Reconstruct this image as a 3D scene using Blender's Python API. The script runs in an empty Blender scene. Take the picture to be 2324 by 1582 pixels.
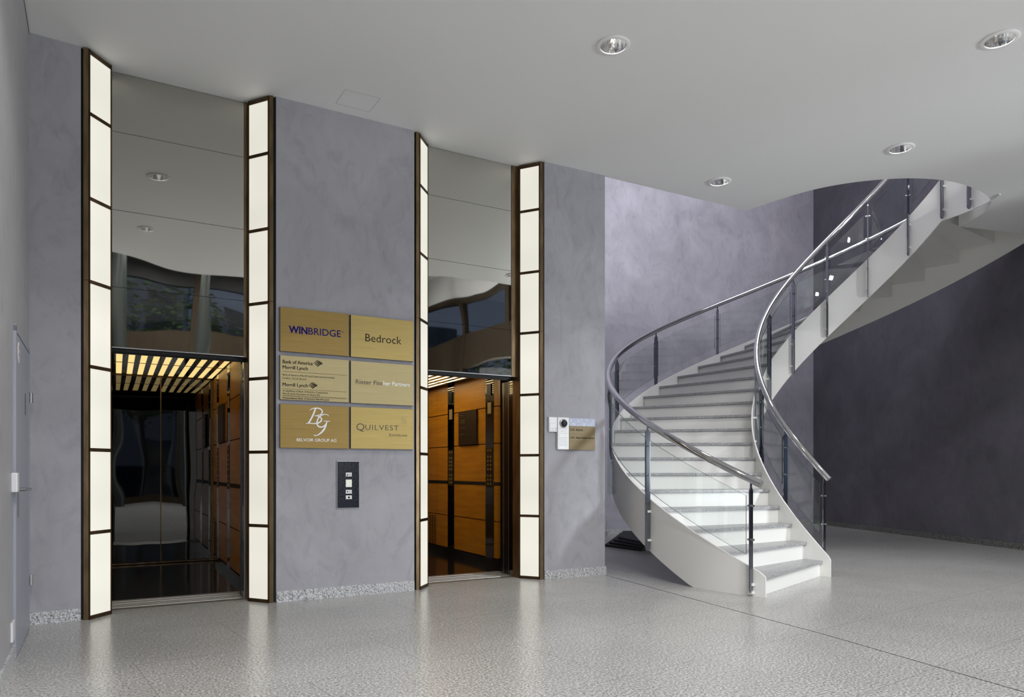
import bpy, bmesh, math, random
from mathutils import Vector, Matrix
random.seed(7)
PI = math.pi
SC = bpy.context.scene
COL = SC.collection

# ---------------------------------------------------------------- camera
cam_d = bpy.data.cameras.new('camera'); cam = bpy.data.objects.new('camera', cam_d); COL.objects.link(cam)
YAW = math.atan2(.4856, .8742)
cam.location = (0, 0, 1.1); cam.rotation_euler = (PI/2, 0, -YAW)
cam_d.sensor_width = 36; cam_d.lens = 1620/2324*36; cam_d.shift_y = (1067-791)/2324; cam_d.clip_start = .05
SC.camera = cam

# ---------------------------------------------------------------- world, lights, exposure
w = bpy.data.worlds.new('world'); SC.world = w; w.use_nodes = True
bg = w.node_tree.nodes['Background']; bg.inputs[0].default_value = (.30, .38, .58, 1); bg.inputs[1].default_value = .35
SC.view_settings.view_transform = 'Standard'; SC.view_settings.look = 'None'
SC.view_settings.gamma = 1; SC.view_settings.use_curve_mapping = False
SC.view_settings.exposure = 0.0
SC.cycles.max_bounces = 10; SC.cycles.diffuse_bounces = 5; SC.cycles.glossy_bounces = 6
SC.cycles.transparent_max_bounces = 16; SC.cycles.caustics_reflective = False; SC.cycles.caustics_refractive = False
SC.cycles.sample_clamp_indirect = 4

def area(name, loc, target, sx, sy, power, color):
    d = bpy.data.lights.new(name, 'AREA'); d.shape = 'RECTANGLE'; d.size = sx; d.size_y = sy; d.energy = power; d.color = color
    o = bpy.data.objects.new(name, d); COL.objects.link(o); o.location = loc
    v = Vector(target)-Vector(loc); o.rotation_euler = v.to_track_quat('-Z', 'Y').to_euler(); return o
HALL = [(x, y) for y in (-6.6, -4.2, -1.8) for x in (.9, 3.3, 5.7)]
for hx, hy in HALL:
    area('hall_fill', (hx, hy, 6.90), (hx+.3, hy+1.5, 0), .26, .26, {.9: 190, 3.3: 125, 5.7: 70}[hx], (.98, .985, 1.0))  # added overhead fill grid, strongest on the left to reach the stair
area('facade_daylight', (5.0, -8.3, 2.5), (4.2, 6, 2.6), 3.0, 4.2, 90, (.96, .98, 1.0))
area('side_daylight', (10.6, -5.5, 1.35), (5.6, 7.0, 2.0), 1.0, 1.0, 950, (.97, .98, 1.0))
area('stairwell_light', (7.7, 6.0, 8.7), (6.6, 9.0, 2.2), 3.6, 2.4, 255, (.93, .92, 1.0))

sun_d = bpy.data.lights.new('foliage_fill', 'SUN'); sun_d.energy = 1.6; sun_d.angle = .02; sun_d.color = (1, .95, .86)  # added sun, aimed to light the street foliage without entering the hall
sun = bpy.data.objects.new('foliage_fill', sun_d); COL.objects.link(sun); sun.rotation_euler = Vector((-.15, -.55, -.82)).to_track_quat('-Z', 'Y').to_euler()

# ---------------------------------------------------------------- materials
M = {}
def newmat(n):
    m = bpy.data.materials.new(n); m.use_nodes = True; M[n] = m
    return m, m.node_tree.nodes, m.node_tree.links, m.node_tree.nodes['Principled BSDF']
def solid(n, c, rough=.5, metal=0, spec=.5, bump=0, bscale=30, coat=0):
    m, N, L, b = newmat(n)
    b.inputs['Base Color'].default_value = (*c, 1); b.inputs['Roughness'].default_value = rough
    b.inputs['Metallic'].default_value = metal; b.inputs['Specular IOR Level'].default_value = spec
    b.inputs['Coat Weight'].default_value = coat
    if bump:
        t = tex(N, L, 'ShaderNodeTexNoise', Scale=bscale, Detail=2.0)
        bp = N.new('ShaderNodeBump'); bp.inputs['Strength'].default_value = bump; bp.inputs['Distance'].default_value = .02
        L.new(t.outputs['Fac'], bp.inputs['Height']); L.new(bp.outputs[0], b.inputs['Normal'])
    return m
def tex(N, L, kind, vec=None, scale3=None, rot=None, **kw):
    t = N.new(kind)
    tc = N.new('ShaderNodeTexCoord'); src = tc.outputs['Object']
    if scale3 or rot:
        mp = N.new('ShaderNodeMapping')
        if scale3: mp.inputs['Scale'].default_value = scale3
        if rot: mp.inputs['Rotation'].default_value = rot
        L.new(src, mp.inputs[0]); src = mp.outputs[0]
    L.new(src, t.inputs['Vector'])
    for k, v in kw.items(): t.inputs[k].default_value = v
    return t
def ramp(N, L, src, stops):
    r = N.new('ShaderNodeValToRGB'); e = r.color_ramp.elements
    while len(e) < len(stops): e.new(.5)
    for i, (p, c) in enumerate(stops):
        e[i].position = p; e[i].color = (*c, 1)
    L.new(src, r.inputs[0]); return r
def mixc(N, L, fac, a, b, mode='MIX'):
    x = N.new('ShaderNodeMix'); x.data_type = 'RGBA'; x.blend_type = mode
    if isinstance(fac, (int, float)): x.inputs[0].default_value = fac
    else: L.new(fac, x.inputs[0])
    for s, i in ((a, 6), (b, 7)):
        if isinstance(s, tuple): x.inputs[i].default_value = (*s, 1)
        else: L.new(s, x.inputs[i])
    return x.outputs[2]
def plaster(n, c, var=.13, rough=.55):
    m, N, L, b = newmat(n)
    t1 = tex(N, L, 'ShaderNodeTexNoise', Scale=1.3, Detail=6.0, Roughness=.62, Distortion=.7)
    t2 = tex(N, L, 'ShaderNodeTexNoise', scale3=(1, 1, .55), Scale=5.5, Detail=5.0, Roughness=.6, Distortion=1.6)
    d = tuple(x*(1-var) for x in c); l = tuple(min(1, x*(1+var)) for x in c)
    r1 = ramp(N, L, t1.outputs['Fac'], [(.3, d), (.7, l)])
    r2 = ramp(N, L, t2.outputs['Fac'], [(.3, (.86, .86, .87)), (.5, (1, 1, 1)), (.72, (1.0, 1.0, 1.0))])
    o = mixc(N, L, 1.0, r1.outputs[0], r2.outputs[0], 'MULTIPLY')
    L.new(o, b.inputs['Base Color']); b.inputs['Roughness'].default_value = rough; b.inputs['Specular IOR Level'].default_value = .35
    bp = N.new('ShaderNodeBump'); bp.inputs['Strength'].default_value = .12; bp.inputs['Distance'].default_value = .01
    L.new(t2.outputs['Fac'], bp.inputs['Height']); L.new(bp.outputs[0], b.inputs['Normal'])
def granite(n, c, dark, light, scale, rough, spec=.5, dens=.5, joints=False):
    m, N, L, b = newmat(n)
    t = tex(N, L, 'ShaderNodeTexNoise', Scale=scale, Detail=3.0, Roughness=.7)
    r = ramp(N, L, t.outputs['Fac'], [(.38, dark), (.38+.1*dens, c), (.54, c), (.64, light)])
    t2 = tex(N, L, 'ShaderNodeTexNoise', Scale=1.1, Detail=4.0, Roughness=.6)
    r2 = ramp(N, L, t2.outputs['Fac'], [(.3, (.86, .86, .86)), (.7, (1, 1, 1))])
    o = mixc(N, L, 1.0, r.outputs[0], r2.outputs[0], 'MULTIPLY')
    if joints:
        bk = tex(N, L, 'ShaderNodeTexBrick', rot=(0, 0, math.radians(-7.3)))
        bk.inputs['Color1'].default_value = (1, 1, 1, 1); bk.inputs['Color2'].default_value = (.97, .97, .97, 1)
        bk.inputs['Mortar'].default_value = (.70, .70, .69, 1); bk.inputs['Scale'].default_value = 1.0
        bk.inputs['Mortar Size'].default_value = .0028; bk.inputs['Brick Width'].default_value = 1.35; bk.inputs['Row Height'].default_value = .9
        o = mixc(N, L, 1.0, o, bk.outputs['Color'], 'MULTIPLY')
    L.new(o, b.inputs['Base Color']); b.inputs['Roughness'].default_value = rough; b.inputs['Specular IOR Level'].default_value = spec
    if joints:
        rr = ramp(N, L, t.outputs['Fac'], [(.3, (rough+.1,)*3), (.7, (rough-.05,)*3)]); L.new(rr.outputs[0], b.inputs['Roughness'])
        bp = N.new('ShaderNodeBump'); bp.inputs['Strength'].default_value = .05; bp.inputs['Distance'].default_value = .004
        L.new(t.outputs['Fac'], bp.inputs['Height']); L.new(bp.outputs[0], b.inputs['Normal'])
def bronze(n, c, c2, rough=.38, metal=.75):
    m, N, L, b = newmat(n)
    t = tex(N, L, 'ShaderNodeTexNoise', scale3=(1, 1, .25), Scale=14.0, Detail=4.0)
    r = ramp(N, L, t.outputs['Fac'], [(.35, c), (.7, c2)])
    L.new(r.outputs[0], b.inputs['Base Color']); b.inputs['Roughness'].default_value = rough; b.inputs['Metallic'].default_value = metal
def wavymirror(n, c, amp, scale, rough=.02):
    m, N, L, b = newmat(n)
    b.inputs['Base Color'].default_value = (*c, 1); b.inputs['Metallic'].default_value = 1; b.inputs['Roughness'].default_value = rough
    if amp:
        t = tex(N, L, 'ShaderNodeTexNoise', scale3=(1, 1, .6), Scale=scale, Detail=.0)
        bp = N.new('ShaderNodeBump'); bp.inputs['Strength'].default_value = 1.0; bp.inputs['Distance'].default_value = amp
        L.new(t.outputs['Fac'], bp.inputs['Height']); L.new(bp.outputs[0], b.inputs['Normal'])
def emit(n, c, s, var=0):
    m, N, L, b = newmat(n)
    b.inputs['Base Color'].default_value = (.25, .25, .23, 1); b.inputs['Roughness'].default_value = .15
    b.inputs['Emission Color'].default_value = (*c, 1); b.inputs['Emission Strength'].default_value = s
    if var:
        t = tex(N, L, 'ShaderNodeTexNoise', scale3=(.5, .5, 1), Scale=1.6, Detail=1.0)
        mr = N.new('ShaderNodeMapRange'); mr.inputs[1].default_value = .3; mr.inputs[2].default_value = .7
        mr.inputs[3].default_value = s*(1-var); mr.inputs[4].default_value = s*(1+var*.4)
        L.new(t.outputs['Fac'], mr.inputs[0]); L.new(mr.outputs[0], b.inputs['Emission Strength'])
def glass(n, tint, refl=.9):
    m, N, L, b = newmat(n); N.remove(b)
    out = N['Material Output']; tr = N.new('ShaderNodeBsdfTransparent'); tr.inputs[0].default_value = (*tint, 1)
    gl = N.new('ShaderNodeBsdfGlossy'); gl.inputs['Roughness'].default_value = .01; gl.inputs[0].default_value = (refl, refl, refl, 1)
    lwt = N.new('ShaderNodeLayerWeight'); lwt.inputs[0].default_value = .5
    pw = N.new('ShaderNodeMath'); pw.operation = 'POWER'; L.new(lwt.outputs['Facing'], pw.inputs[0]); pw.inputs[1].default_value = 5
    fr = N.new('ShaderNodeMath'); fr.operation = 'MULTIPLY_ADD'; L.new(pw.outputs[0], fr.inputs[0]); fr.inputs[1].default_value = .8; fr.inputs[2].default_value = .035
    mx = N.new('ShaderNodeMixShader'); L.new(fr.outputs[0], mx.inputs[0]); L.new(tr.outputs[0], mx.inputs[1]); L.new(gl.outputs[0], mx.inputs[2])
    L.new(mx.outputs[0], out.inputs[0])
def wood(n, c1, c2, rough=.28):
    m, N, L, b = newmat(n)
    t = tex(N, L, 'ShaderNodeTexNoise', scale3=(1, .7, 7), Scale=3.0, Detail=5.0, Roughness=.6)
    r = ramp(N, L, t.outputs['Fac'], [(.3, c1), (.7, c2)])
    L.new(r.outputs[0], b.inputs['Base Color']); b.inputs['Roughness'].default_value = rough; b.inputs['Specular IOR Level'].default_value = .4
def brushed(n, c, c2, rough=.33, metal=.85):
    m, N, L, b = newmat(n)
    t = tex(N, L, 'ShaderNodeTexNoise', scale3=(.6, 1, 60), Scale=6.0, Detail=3.0)
    r = ramp(N, L, t.outputs['Fac'], [(.3, c), (.7, c2)])
    L.new(r.outputs[0], b.inputs['Base Color']); b.inputs['Roughness'].default_value = rough; b.inputs['Metallic'].default_value = metal

plaster('plaster', (.335, .330, .358), .13)
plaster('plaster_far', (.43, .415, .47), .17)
plaster('plaster_shade', (.115, .11, .128), .20)  # darker copy of the plaster: the right wall's shade is in the colour
plaster('plaster_left', (.36, .355, .37), .07, .42)
solid('ceiling_paint', (.84, .84, .83), .6, spec=.3)
solid('white_paint', (.75, .745, .715), .32, spec=.5)
solid('fascia_paint', (.55, .55, .53), .5)
granite('floor_granite', (.42, .415, .395), (.13, .125, .12), (.72, .715, .69), 75, .21, .6, 1.0, joints=True)
granite('base_granite', (.50, .50, .51), (.10, .10, .11), (.80, .80, .82), 85, .35, .5, .9)
granite('tread_granite', (.33, .33, .335), (.10, .10, .11), (.56, .56, .57), 120, .33, .5, .9)
granite('dark_granite', (.13, .13, .12), (.03, .03, .03), (.30, .30, .28), 60, .35, .5, .9)
granite('blue_granite', (.36, .40, .52), (.20, .24, .38), (.60, .64, .74), 110, .35, .5, .9)
bronze('bronze', (.13, .085, .042), (.24, .17, .09), .34)
bronze('bronze_dark', (.055, .032, .016), (.10, .06, .03), .3)
bronze('bronze_facade', (.026, .015, .004), (.036, .021, .007), .8, .0)
solid('black_gap', (.006, .006, .007), .6)
solid('black_metal', (.02, .02, .022), .25, .6)
solid('black_gloss', (.012, .011, .011), .12)
solid('steel', (.35, .35, .36), .28, 1)
solid('sill_metal', (.62, .60, .57), .3, .8)
solid('sill_dark', (.20, .19, .17), .4, .6)
wavymirror('transom_mirror', (.50, .49, .45), .0035, 2.6)
wavymirror('rear_mirror', (.14, .14, .135), .003, 3.0)
wavymirror('strip_mirror', (.20, .185, .17), .0012, 3.5, .04)
wavymirror('jamb_mirror', (.22, .20, .18), .001, 3.0, .05)
solid('panel_mirror', (.006, .008, .018), .13, spec=.25, bump=.05, bscale=60)
wavymirror('chrome', (.62, .62, .63), 0, 1, .07)
wavymirror('chrome_post', (.25, .26, .30), 0, 1, .08)  # darker navy chrome: the reflected dark window is put into its colour
wavymirror('reflector', (.85, .85, .85), .002, 60, .10)
emit('light_pane', (1.0, .965, .85), .76, .12)
emit('car_light', (1.0, .72, .27), 1.0, .10)
emit('car_light_bright', (1.0, .79, .42), 3.6, .10)
emit('bulb', (1.0, .97, .92), 70)
emit('button_lit', (.93, 1.0, .86), .5)
glass('rail_glass', (.955, .972, .968))
glass('window_glass', (.86, .88, .89))
wood('veneer', (.46, .185, .009), (.62, .29, .018))
solid('veneer_joint', (.03, .012, .005), .5)
brushed('brass_dark', (.25, .160, .035), (.33, .22, .060), .42, .35)
brushed('brass_light', (.38, .31, .145), (.44, .37, .185), .45, .3)
brushed('brass_mid', (.37, .27, .078), (.46, .35, .12), .42, .35)
brushed('bronze_plate', (.045, .028, .015), (.07, .045, .025), .4, .5)
brushed('brass_flat', (.19, .145, .065), (.23, .175, .085), .5, .1)
solid('ink_blue', (.010, .006, .13), .7, spec=.1)
solid('ink_black', (.012, .011, .010), .7, spec=.1)
solid('ink_white', (.85, .85, .86), .35)
solid('ink_grey', (.10, .088, .068), .6, spec=.2)
solid('glass_edge', (.05, .085, .075), .25)
solid('door_paint', (.31, .32, .375), .38)
solid('white_plastic', (.68, .68, .685), .35)
solid('grey_line', (.45, .45, .47), .5)
solid('dark_dome', (.015, .015, .017), .08)
solid('asphalt', (.08, .085, .10), .8)
solid('render_wall', (.10, .13, .20), .8)
solid('dark_pane', (.02, .03, .05), .1)
solid('bark', (.06, .045, .03), .9)
solid('leaf', (.10, .20, .05), .6)
solid('car_body', (.05, .06, .09), .15, .5)
solid('pillar_paint', (.028, .034, .03), .4)
solid('tail_red', (.4, .02, .02), .3)

# ---------------------------------------------------------------- mesh helpers
class MB:
    def __init__(s): s.v = []; s.f = []
    def add(s, vs, fs):
        n = len(s.v); s.v += [tuple(p) for p in vs]; s.f += [tuple(i+n for i in f) for f in fs]; return s
    def box(s, a, b, mat=None):
        x0, y0, z0 = a; x1, y1, z1 = b
        x0, x1 = min(x0, x1), max(x0, x1); y0, y1 = min(y0, y1), max(y0, y1); z0, z1 = min(z0, z1), max(z0, z1)
        vs = [(x, y, z) for z in (z0, z1) for x, y in ((x0, y0), (x1, y0), (x1, y1), (x0, y1))]
        if mat: vs = [mat @ Vector(p) for p in vs]
        return s.add(vs, [(3, 2, 1, 0), (4, 5, 6, 7), (0, 1, 5, 4), (1, 2, 6, 5), (2, 3, 7, 6), (3, 0, 4, 7)])
    def prism(s, poly, z0, z1):
        n = len(poly)
        ar = sum(poly[i][0]*poly[(i+1) % n][1]-poly[(i+1) % n][0]*poly[i][1] for i in range(n))
        if ar < 0: poly = poly[::-1]
        vs = [(x, y, z0) for x, y in poly]+[(x, y, z1) for x, y in poly]
        return s.add(vs, [tuple(range(n))[::-1], tuple(range(n, 2*n))]+[(i, (i+1) % n, n+(i+1) % n, n+i) for i in range(n)])
    def slab(s, p, q, t, z0, z1):
        """vertical panel from plan point p to q, thickness t to the left of p->q"""
        d = Vector((q[0]-p[0], q[1]-p[1])).normalized(); n = Vector((-d.y, d.x))*t
        return s.prism([p, q, (q[0]+n.x, q[1]+n.y), (p[0]+n.x, p[1]+n.y)], z0, z1)
    def tube(s, pts, r, n=12, cap=True):
        pts = [Vector(p) for p in pts]; k = len(pts); rings = []
        up = Vector((0, 0, 1))
        for i, p in enumerate(pts):
            t = (pts[min(i+1, k-1)]-pts[max(i-1, 0)]).normalized()
            a = t.cross(up)
            if a.length < 1e-3: a = t.cross(Vector((1, 0, 0)))
            a.normalize(); b = a.cross(t).normalized()
            rr = r[i] if isinstance(r, (list, tuple)) else r
            rings.append([p+a*rr*math.cos(2*PI*j/n)+b*rr*math.sin(2*PI*j/n) for j in range(n)])
        vs = [v for R in rings for v in R]
        fs = [(i*n+j, (i+1)*n+j, (i+1)*n+(j+1) % n, i*n+(j+1) % n) for i in range(k-1) for j in range(n)]
        if cap: fs += [tuple(range(n)), tuple((k-1)*n+j for j in range(n))[::-1]]
        return s.add(vs, fs)
    def cyl(s, a, b, r, n=16): return s.tube([a, b], r, n)
    def lathe(s, c, prof, n=32, axis='Z'):
        vs = []
        for r, z in prof:
            for j in range(n):
                x, y = r*math.cos(2*PI*j/n), r*math.sin(2*PI*j/n)
                vs.append((c[0]+x, c[1]+y, c[2]+z) if axis == 'Z' else (c[0]+x, c[1]+z, c[2]+y))
        fs = [(i*n+j, i*n+(j+1) % n, (i+1)*n+(j+1) % n, (i+1)*n+j) for i in range(len(prof)-1) for j in range(n)]
        return s.add(vs, fs)
    def build(s, name, mat, parent=None, smooth=False, bevel=0, base=None):
        me = bpy.data.meshes.new(name)
        if parent is not None: ox = Vector(WORLDLOC.get(parent.name, (0, 0, 0)))
        else:
            if base is None:
                xs = [p[0] for p in s.v]; ys = [p[1] for p in s.v]; zs = [p[2] for p in s.v]
                base = ((min(xs)+max(xs))/2, (min(ys)+max(ys))/2, min(zs))
            ox = Vector(base)
        me.from_pydata([tuple(Vector(p)-ox) for p in s.v], [], s.f); me.update()
        bm = bmesh.new(); bm.from_mesh(me); bmesh.ops.recalc_face_normals(bm, faces=bm.faces); bm.to_mesh(me); bm.free()
        me.materials.append(M[mat] if isinstance(mat, str) else mat)
        if smooth:
            me.shade_smooth()
            try: me.set_sharp_from_angle(angle=math.radians(38))
            except Exception: pass
        o = bpy.data.objects.new(name, me); COL.objects.link(o)
        if parent is not None: o.parent = parent
        else: o.location = ox
        WORLDLOC[o.name] = tuple(ox); LAST[0] = o
        if bevel:
            md = o.modifiers.new('bevel', 'BEVEL'); md.width = bevel; md.segments = 2; md.limit_method = 'ANGLE'
        return o
WORLDLOC = {}; LAST = [None]
def tag(o, label=None, cat=None, group=None, kind=None):
    if label: o['label'] = label
    if cat: o['category'] = cat
    if group: o['group'] = group
    if kind: o['kind'] = kind
    return o
def thing(name, loc, label, cat, group=None):
    o = bpy.data.objects.new(name, None); COL.objects.link(o); o.location = loc; o.empty_display_size = .1
    WORLDLOC[o.name] = tuple(loc); return tag(o, label, cat, group)
def struct(name, mb, mat, parent=None, **kw):
    o = mb.build(name, mat, parent, **kw)
    if parent is None: o['kind'] = 'structure'
    return o

# ================================================================ SETTING
CH = 4.204; ST = 4.66           # ceiling height, slab top
N0 = -8.6                       # front facade
def lw(n): return -.505-.018*(n-4.37)      # left wall line
def rw(n): return 12.35+.353*(n-9.247)    # right dark wall line

# floor
struct('floor', MB().prism([(-.8, N0-.3), (12.0, N0-.3), (13.4, 10.1), (4.35, 10.1), (4.35, 6.5), (-.8, 6.5)], -.12, 0), 'floor_granite', base=(0, 0, 0))
jp = [(4.492, 6.10), (4.22, 3.875), (4.142, 3.153), (4.02, 2.414), (3.932, 1.858), (3.30, -2.5)]
mb = MB()
for a, b in zip(jp[:-1], jp[1:]): mb.slab(a, b, .006, .0, .0012)
struct('trim_1', mb, 'black_gap')

# walls
def hwall(name, pts, t, z0, z1, mat):
    mb = MB()
    for a, b in zip(pts[:-1], pts[1:]): mb.slab(a, b, t, z0, z1)
    return struct(name, mb, mat)
W0 = ((-.536, 6.089), (-.222, 6.104)); W1 = ((1.166, 6.133), (2.388, 6.139)); W2 = ((3.772, 6.118), (4.507, 6.098))
struct('wall_back_left', MB().prism([W0[0], W0[1], (-.222, 6.6), (-.65, 6.6)], 0, CH), 'plaster')
struct('wall_back_middle', MB().prism([W1[0], W1[1], (2.388, 6.95), (1.166, 6.95)], 0, CH), 'plaster')
struct('wall_back_right', MB().prism([W2[0], W2[1], (4.507, 9.83), (4.30, 9.83), (4.30, 6.9), (3.772, 6.9)], 0, 9.2), 'plaster')
struct('wall_far', MB().slab((4.2, 9.83), (13.2, 9.83), .25, 0, 9.2), 'plaster_far')
struct('wall_right', MB().slab((rw(9.83)+.0, 9.83), (rw(1.4), 1.4), .25, 0, 9.2), 'plaster_shade')
struct('wall_left', MB().slab((lw(6.3), 6.3), (lw(N0), N0), -.25, 0, 7.0), 'plaster_left')
struct('wall_upper', MB().slab((-.6, 6.6), (4.3, 6.6), .2, ST, 9.2), 'plaster')

# baseboards
BH = .088
struct('baseboard_back_left', MB().slab((-.536, 6.079), (-.224, 6.094), .03, 0, BH), 'base_granite')
struct('baseboard_back_middle', MB().slab((1.168, 6.122), (2.386, 6.128), .03, 0, BH+.004), 'base_granite')
struct('baseboard_back_right', MB().slab((3.774, 6.107), (4.517, 6.087), .03, 0, BH), 'base_granite')
struct('baseboard_far', MB().slab((4.51, 9.815), (12.52, 9.815), .03, 0, .09), 'base_granite')
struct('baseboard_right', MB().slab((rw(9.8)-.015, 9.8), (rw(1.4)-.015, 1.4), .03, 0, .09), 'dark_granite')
struct('baseboard_left', MB().slab((lw(5.0)+.012, 5.0), (lw(N0)+.012, N0), -.02, 0, .09), 'base_granite')

# ceiling slab with the curved stair opening and downlight holes
hole = [(6.6, 6.10), (6.615, 5.95), (6.66, 5.65), (6.70, 5.45), (6.765, 5.25), (6.87, 5.06), (7.0, 4.89), (7.18, 4.72), (7.38, 4.58), (7.65, 4.46),
        (7.95, 4.40), (8.30, 4.40), (8.60, 4.44), (8.83, 4.51), (8.98, 4.60), (9.15, 4.75), (9.28, 4.94), (9.36, 5.08), (9.387, 5.184)]
def smooth_poly(p, it=2):
    for _ in range(it):
        q = [p[0]]
        for a, b in zip(p[:-1], p[1:]):
            q += [(a[0]*.75+b[0]*.25, a[1]*.75+b[1]*.25), (a[0]*.25+b[0]*.75, a[1]*.25+b[1]*.75)]
        q.append(p[-1]); p = q
    return p
hole = smooth_poly(hole)
front_edge = smooth_poly([(-.62, 1.35), (-.2, 1.1), (.6, .62), (1.5, .45), (2.6, .9), (3.6, 1.75), (4.6, 2.25), (6.2, 2.35), (8.0, 2.2), (9.9, 1.9)])
outer = [(4.50, 6.60), (4.525, 6.125)]+hole+[(10.371, 4.95), (10.95, 4.82)]+[(9.9, 1.9)]+front_edge[::-1][1:]+[(-.62, 6.60)]
LIGHTS = [(3.18, 4.20), (5.57, 2.79), (6.62, 4.20), (5.68, 5.63), (.40, 4.30), (.38, 2.40)]
bm = bmesh.new()
def loop(pts, z):
    vs = [bm.verts.new((x, y, z)) for x, y in pts]
    return vs, [bm.edges.new((vs[i], vs[(i+1) % len(vs)])) for i in range(len(vs))]
HR = .100
vb, eb = loop(outer, CH); es = list(eb)
for lx, ly in LIGHTS:
    vv, ee = loop([(lx+HR*math.cos(-2*PI*j/32), ly+HR*math.sin(-2*PI*j/32)) for j in range(32)], CH); es += ee
bmesh.ops.triangle_fill(bm, use_beauty=True, use_dissolve=False, edges=es)
vt, et = loop(outer, ST); bm.faces.new(vt)
for i in range(len(vb)):
    j = (i+1) % len(vb); bm.faces.new((vb[i], vb[j], vt[j], vt[i]))
bmesh.ops.recalc_face_normals(bm, faces=bm.faces)
me = bpy.data.meshes.new('ceiling'); bm.to_mesh(me); bm.free(); me.materials.append(M['ceiling_paint'])
o = bpy.data.objects.new('ceiling', me); COL.objects.link(o); o['kind'] = 'structure'
# black strip painting the shade of the gap along the left wall
struct('gap_shade_2', MB().slab((lw(6.08)+.002, 6.08), (lw(1.3)+.002, 1.3), -.014, CH-.012, CH+.0), 'black_gap')
# upper ceilings
struct('ceiling_hall', MB().prism([(-.9, N0-.3), (9.3, N0-.3), (9.9, 2.4), (-.9, 1.6)], 7.0, 7.15), 'ceiling_paint')
struct('ceiling_upper', MB().prism([(-.9, 1.5), (10.6, 1.5), (13.4, 10.1), (-.9, 10.1)], 9.2, 9.35), 'ceiling_paint')
struct('wall_front_upper', MB().slab((-.6, 1.5), (9.9, 1.5), .1, 7.0, 9.2), 'fascia_paint')

# ---------------------------------------------------------------- front facade behind the viewpoint and the street (seen in the mirrors)
def facade(p, q, nb, tag_n, spandrel=True):
    P = Vector(p); Q = Vector(q); d = (Q-P); Lw = d.length; d.normalize(); n = Vector((-d.y, d.x))
    root = thing('window_%d' % tag_n, (*((P+Q)/2), 0), None, None); root['kind'] = 'structure'
    def seg(a, b, t, z0, z1, off=0):
        return MB().slab(tuple(P+d*a+n*off), tuple(P+d*b+n*off), t, z0, z1)
    seg(0, Lw, .16, 0, .28, -.05).build('plinth', 'bronze_facade', root)
    seg(0, Lw, .16, 3.45 if spandrel else 4.1, 4.86 if spandrel else 4.98, -.05).build('spandrel', 'bronze_facade', root)
    seg(0, Lw, .16, 6.1, 7.0, -.05).build('head_panel', 'black_gap' if spandrel else 'ceiling_paint', root)
    if not spandrel: seg(0, Lw, .20, 5.98, 6.12, -.07).build('rail', 'bronze_facade', root)
    for i in range(nb+1):
        x = Lw*i/nb; seg(max(0, x-.09), min(Lw, x+.09), .18, 0, 7.0 if spandrel else 6.1, -.06).build('mullion', 'bronze_facade', root)
    for i in range(nb):
        seg(Lw*i/nb+.08, Lw*(i+1)/nb-.08, .012, .26, 3.47 if spandrel else 4.12, 0).build('pane', 'window_glass', root)
        seg(Lw*i/nb+.08, Lw*(i+1)/nb-.08, .012, 4.84, 6.22, 0).build('pane', 'window_glass', root)
facade((lw(N0)-.05, N0), (8.6, N0), 4, 1)
facade((8.6, N0), (rw(1.4)+.1, 1.4), 4, 2, False)
for x, wd in ((.02, .42), (1.92, .28), (6.4, .3)):
    tag(MB().lathe((x, -6.5, 0), [(wd/2, 0), (wd/2, 7.0)], 24).build('pillar', 'pillar_paint', smooth=True),
        {.02: 'widest grey green round steel pillar inside the street window', 1.92: 'slim grey green round pillar next to the widest one', 6.4: 'slim grey green round pillar far to the right by the street window'}[x], 'pillar')
struct('floor_street', MB().prism([(-30, -40), (40, -40), (40, N0-.4), (-30, N0-.4)], -.3, -.15), 'asphalt')
def house(x0, x1, y0, y1, h, lab):
    r = thing('office_building', ((x0+x1)/2, (y0+y1)/2, -.15), lab, 'building')
    MB().box((x0, y0, -.15), (x1, y1, h)).build('facade', 'render_wall', r)
    nx = int((x1-x0)/2.2)
    for k in range(3):
        for i in range(nx):
            a = x0+(i+.5)*(x1-x0)/nx
            MB().box((a-.7, y1-.02, 1+k*3.2), (a+.7, y1+.05, 2.9+k*3.2)).build('window', 'dark_pane', r)
house(-14, 3, -34, -24, 11, 'blue grey office block across the street, mirrored in the left transom')
house(4.5, 20, -34, -26, 9, 'lower blue grey office block across the street')
def tree(x, y, h, lab):
    r = thing('street_tree', (x, y, -.15), lab, 'tree')
    MB().tube([(x, y, -.15), (x+.05, y, h*.35), (x-.05, y+.1, h*.6)], [.16, .12, .07], 10).build('trunk', 'bark', r, smooth=True)
    mb = MB()
    for i in range(7):
        a = i*2.4; mb.tube([(x, y, h*.38), (x+math.cos(a)*.9, y+math.sin(a)*.9, h*.55), (x+math.cos(a)*1.9, y+math.sin(a)*1.9, h*.72)], [.05, .035, .012], 6)
    mb.build('branch', 'bark', r)
    mb = MB()
    for i in range(2600):
        a = random.random()*2*PI; u = random.random()**.5*2.7; zz = h*.66+random.uniform(-1, 1)*2.2*math.sqrt(max(.05, 1-(u/2.8)**2))
        c = Vector((x+u*math.cos(a), y+u*math.sin(a), zz)); s = .11
        m = Matrix.Rotation(random.random()*6, 3, 'Z') @ Matrix.Rotation(random.random()*2-1, 3, 'X')
        p = [c+m @ Vector(q) for q in ((-s, 0, 0), (0, -s*.5, 0), (s, 0, 0), (0, s*.5, 0))]
        mb.add(p, [(0, 1, 2, 3)])
    tag(mb.build('foliage', 'leaf', r), kind='stuff')
tree(.9, -11.8, 7.6, 'leafy street tree in front of the left office block')
tree(7.4, -12.0, 7.0, 'leafy street tree standing nearest the lower office block')
tree(14.5, -14.0, 7.2, 'tallest leafy street tree at the right end of the kerb')
r = thing('parked_car', (1.2, -15.5, -.15), 'dark blue parked car on the street, mirrored in the left lift', 'car')
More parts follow.
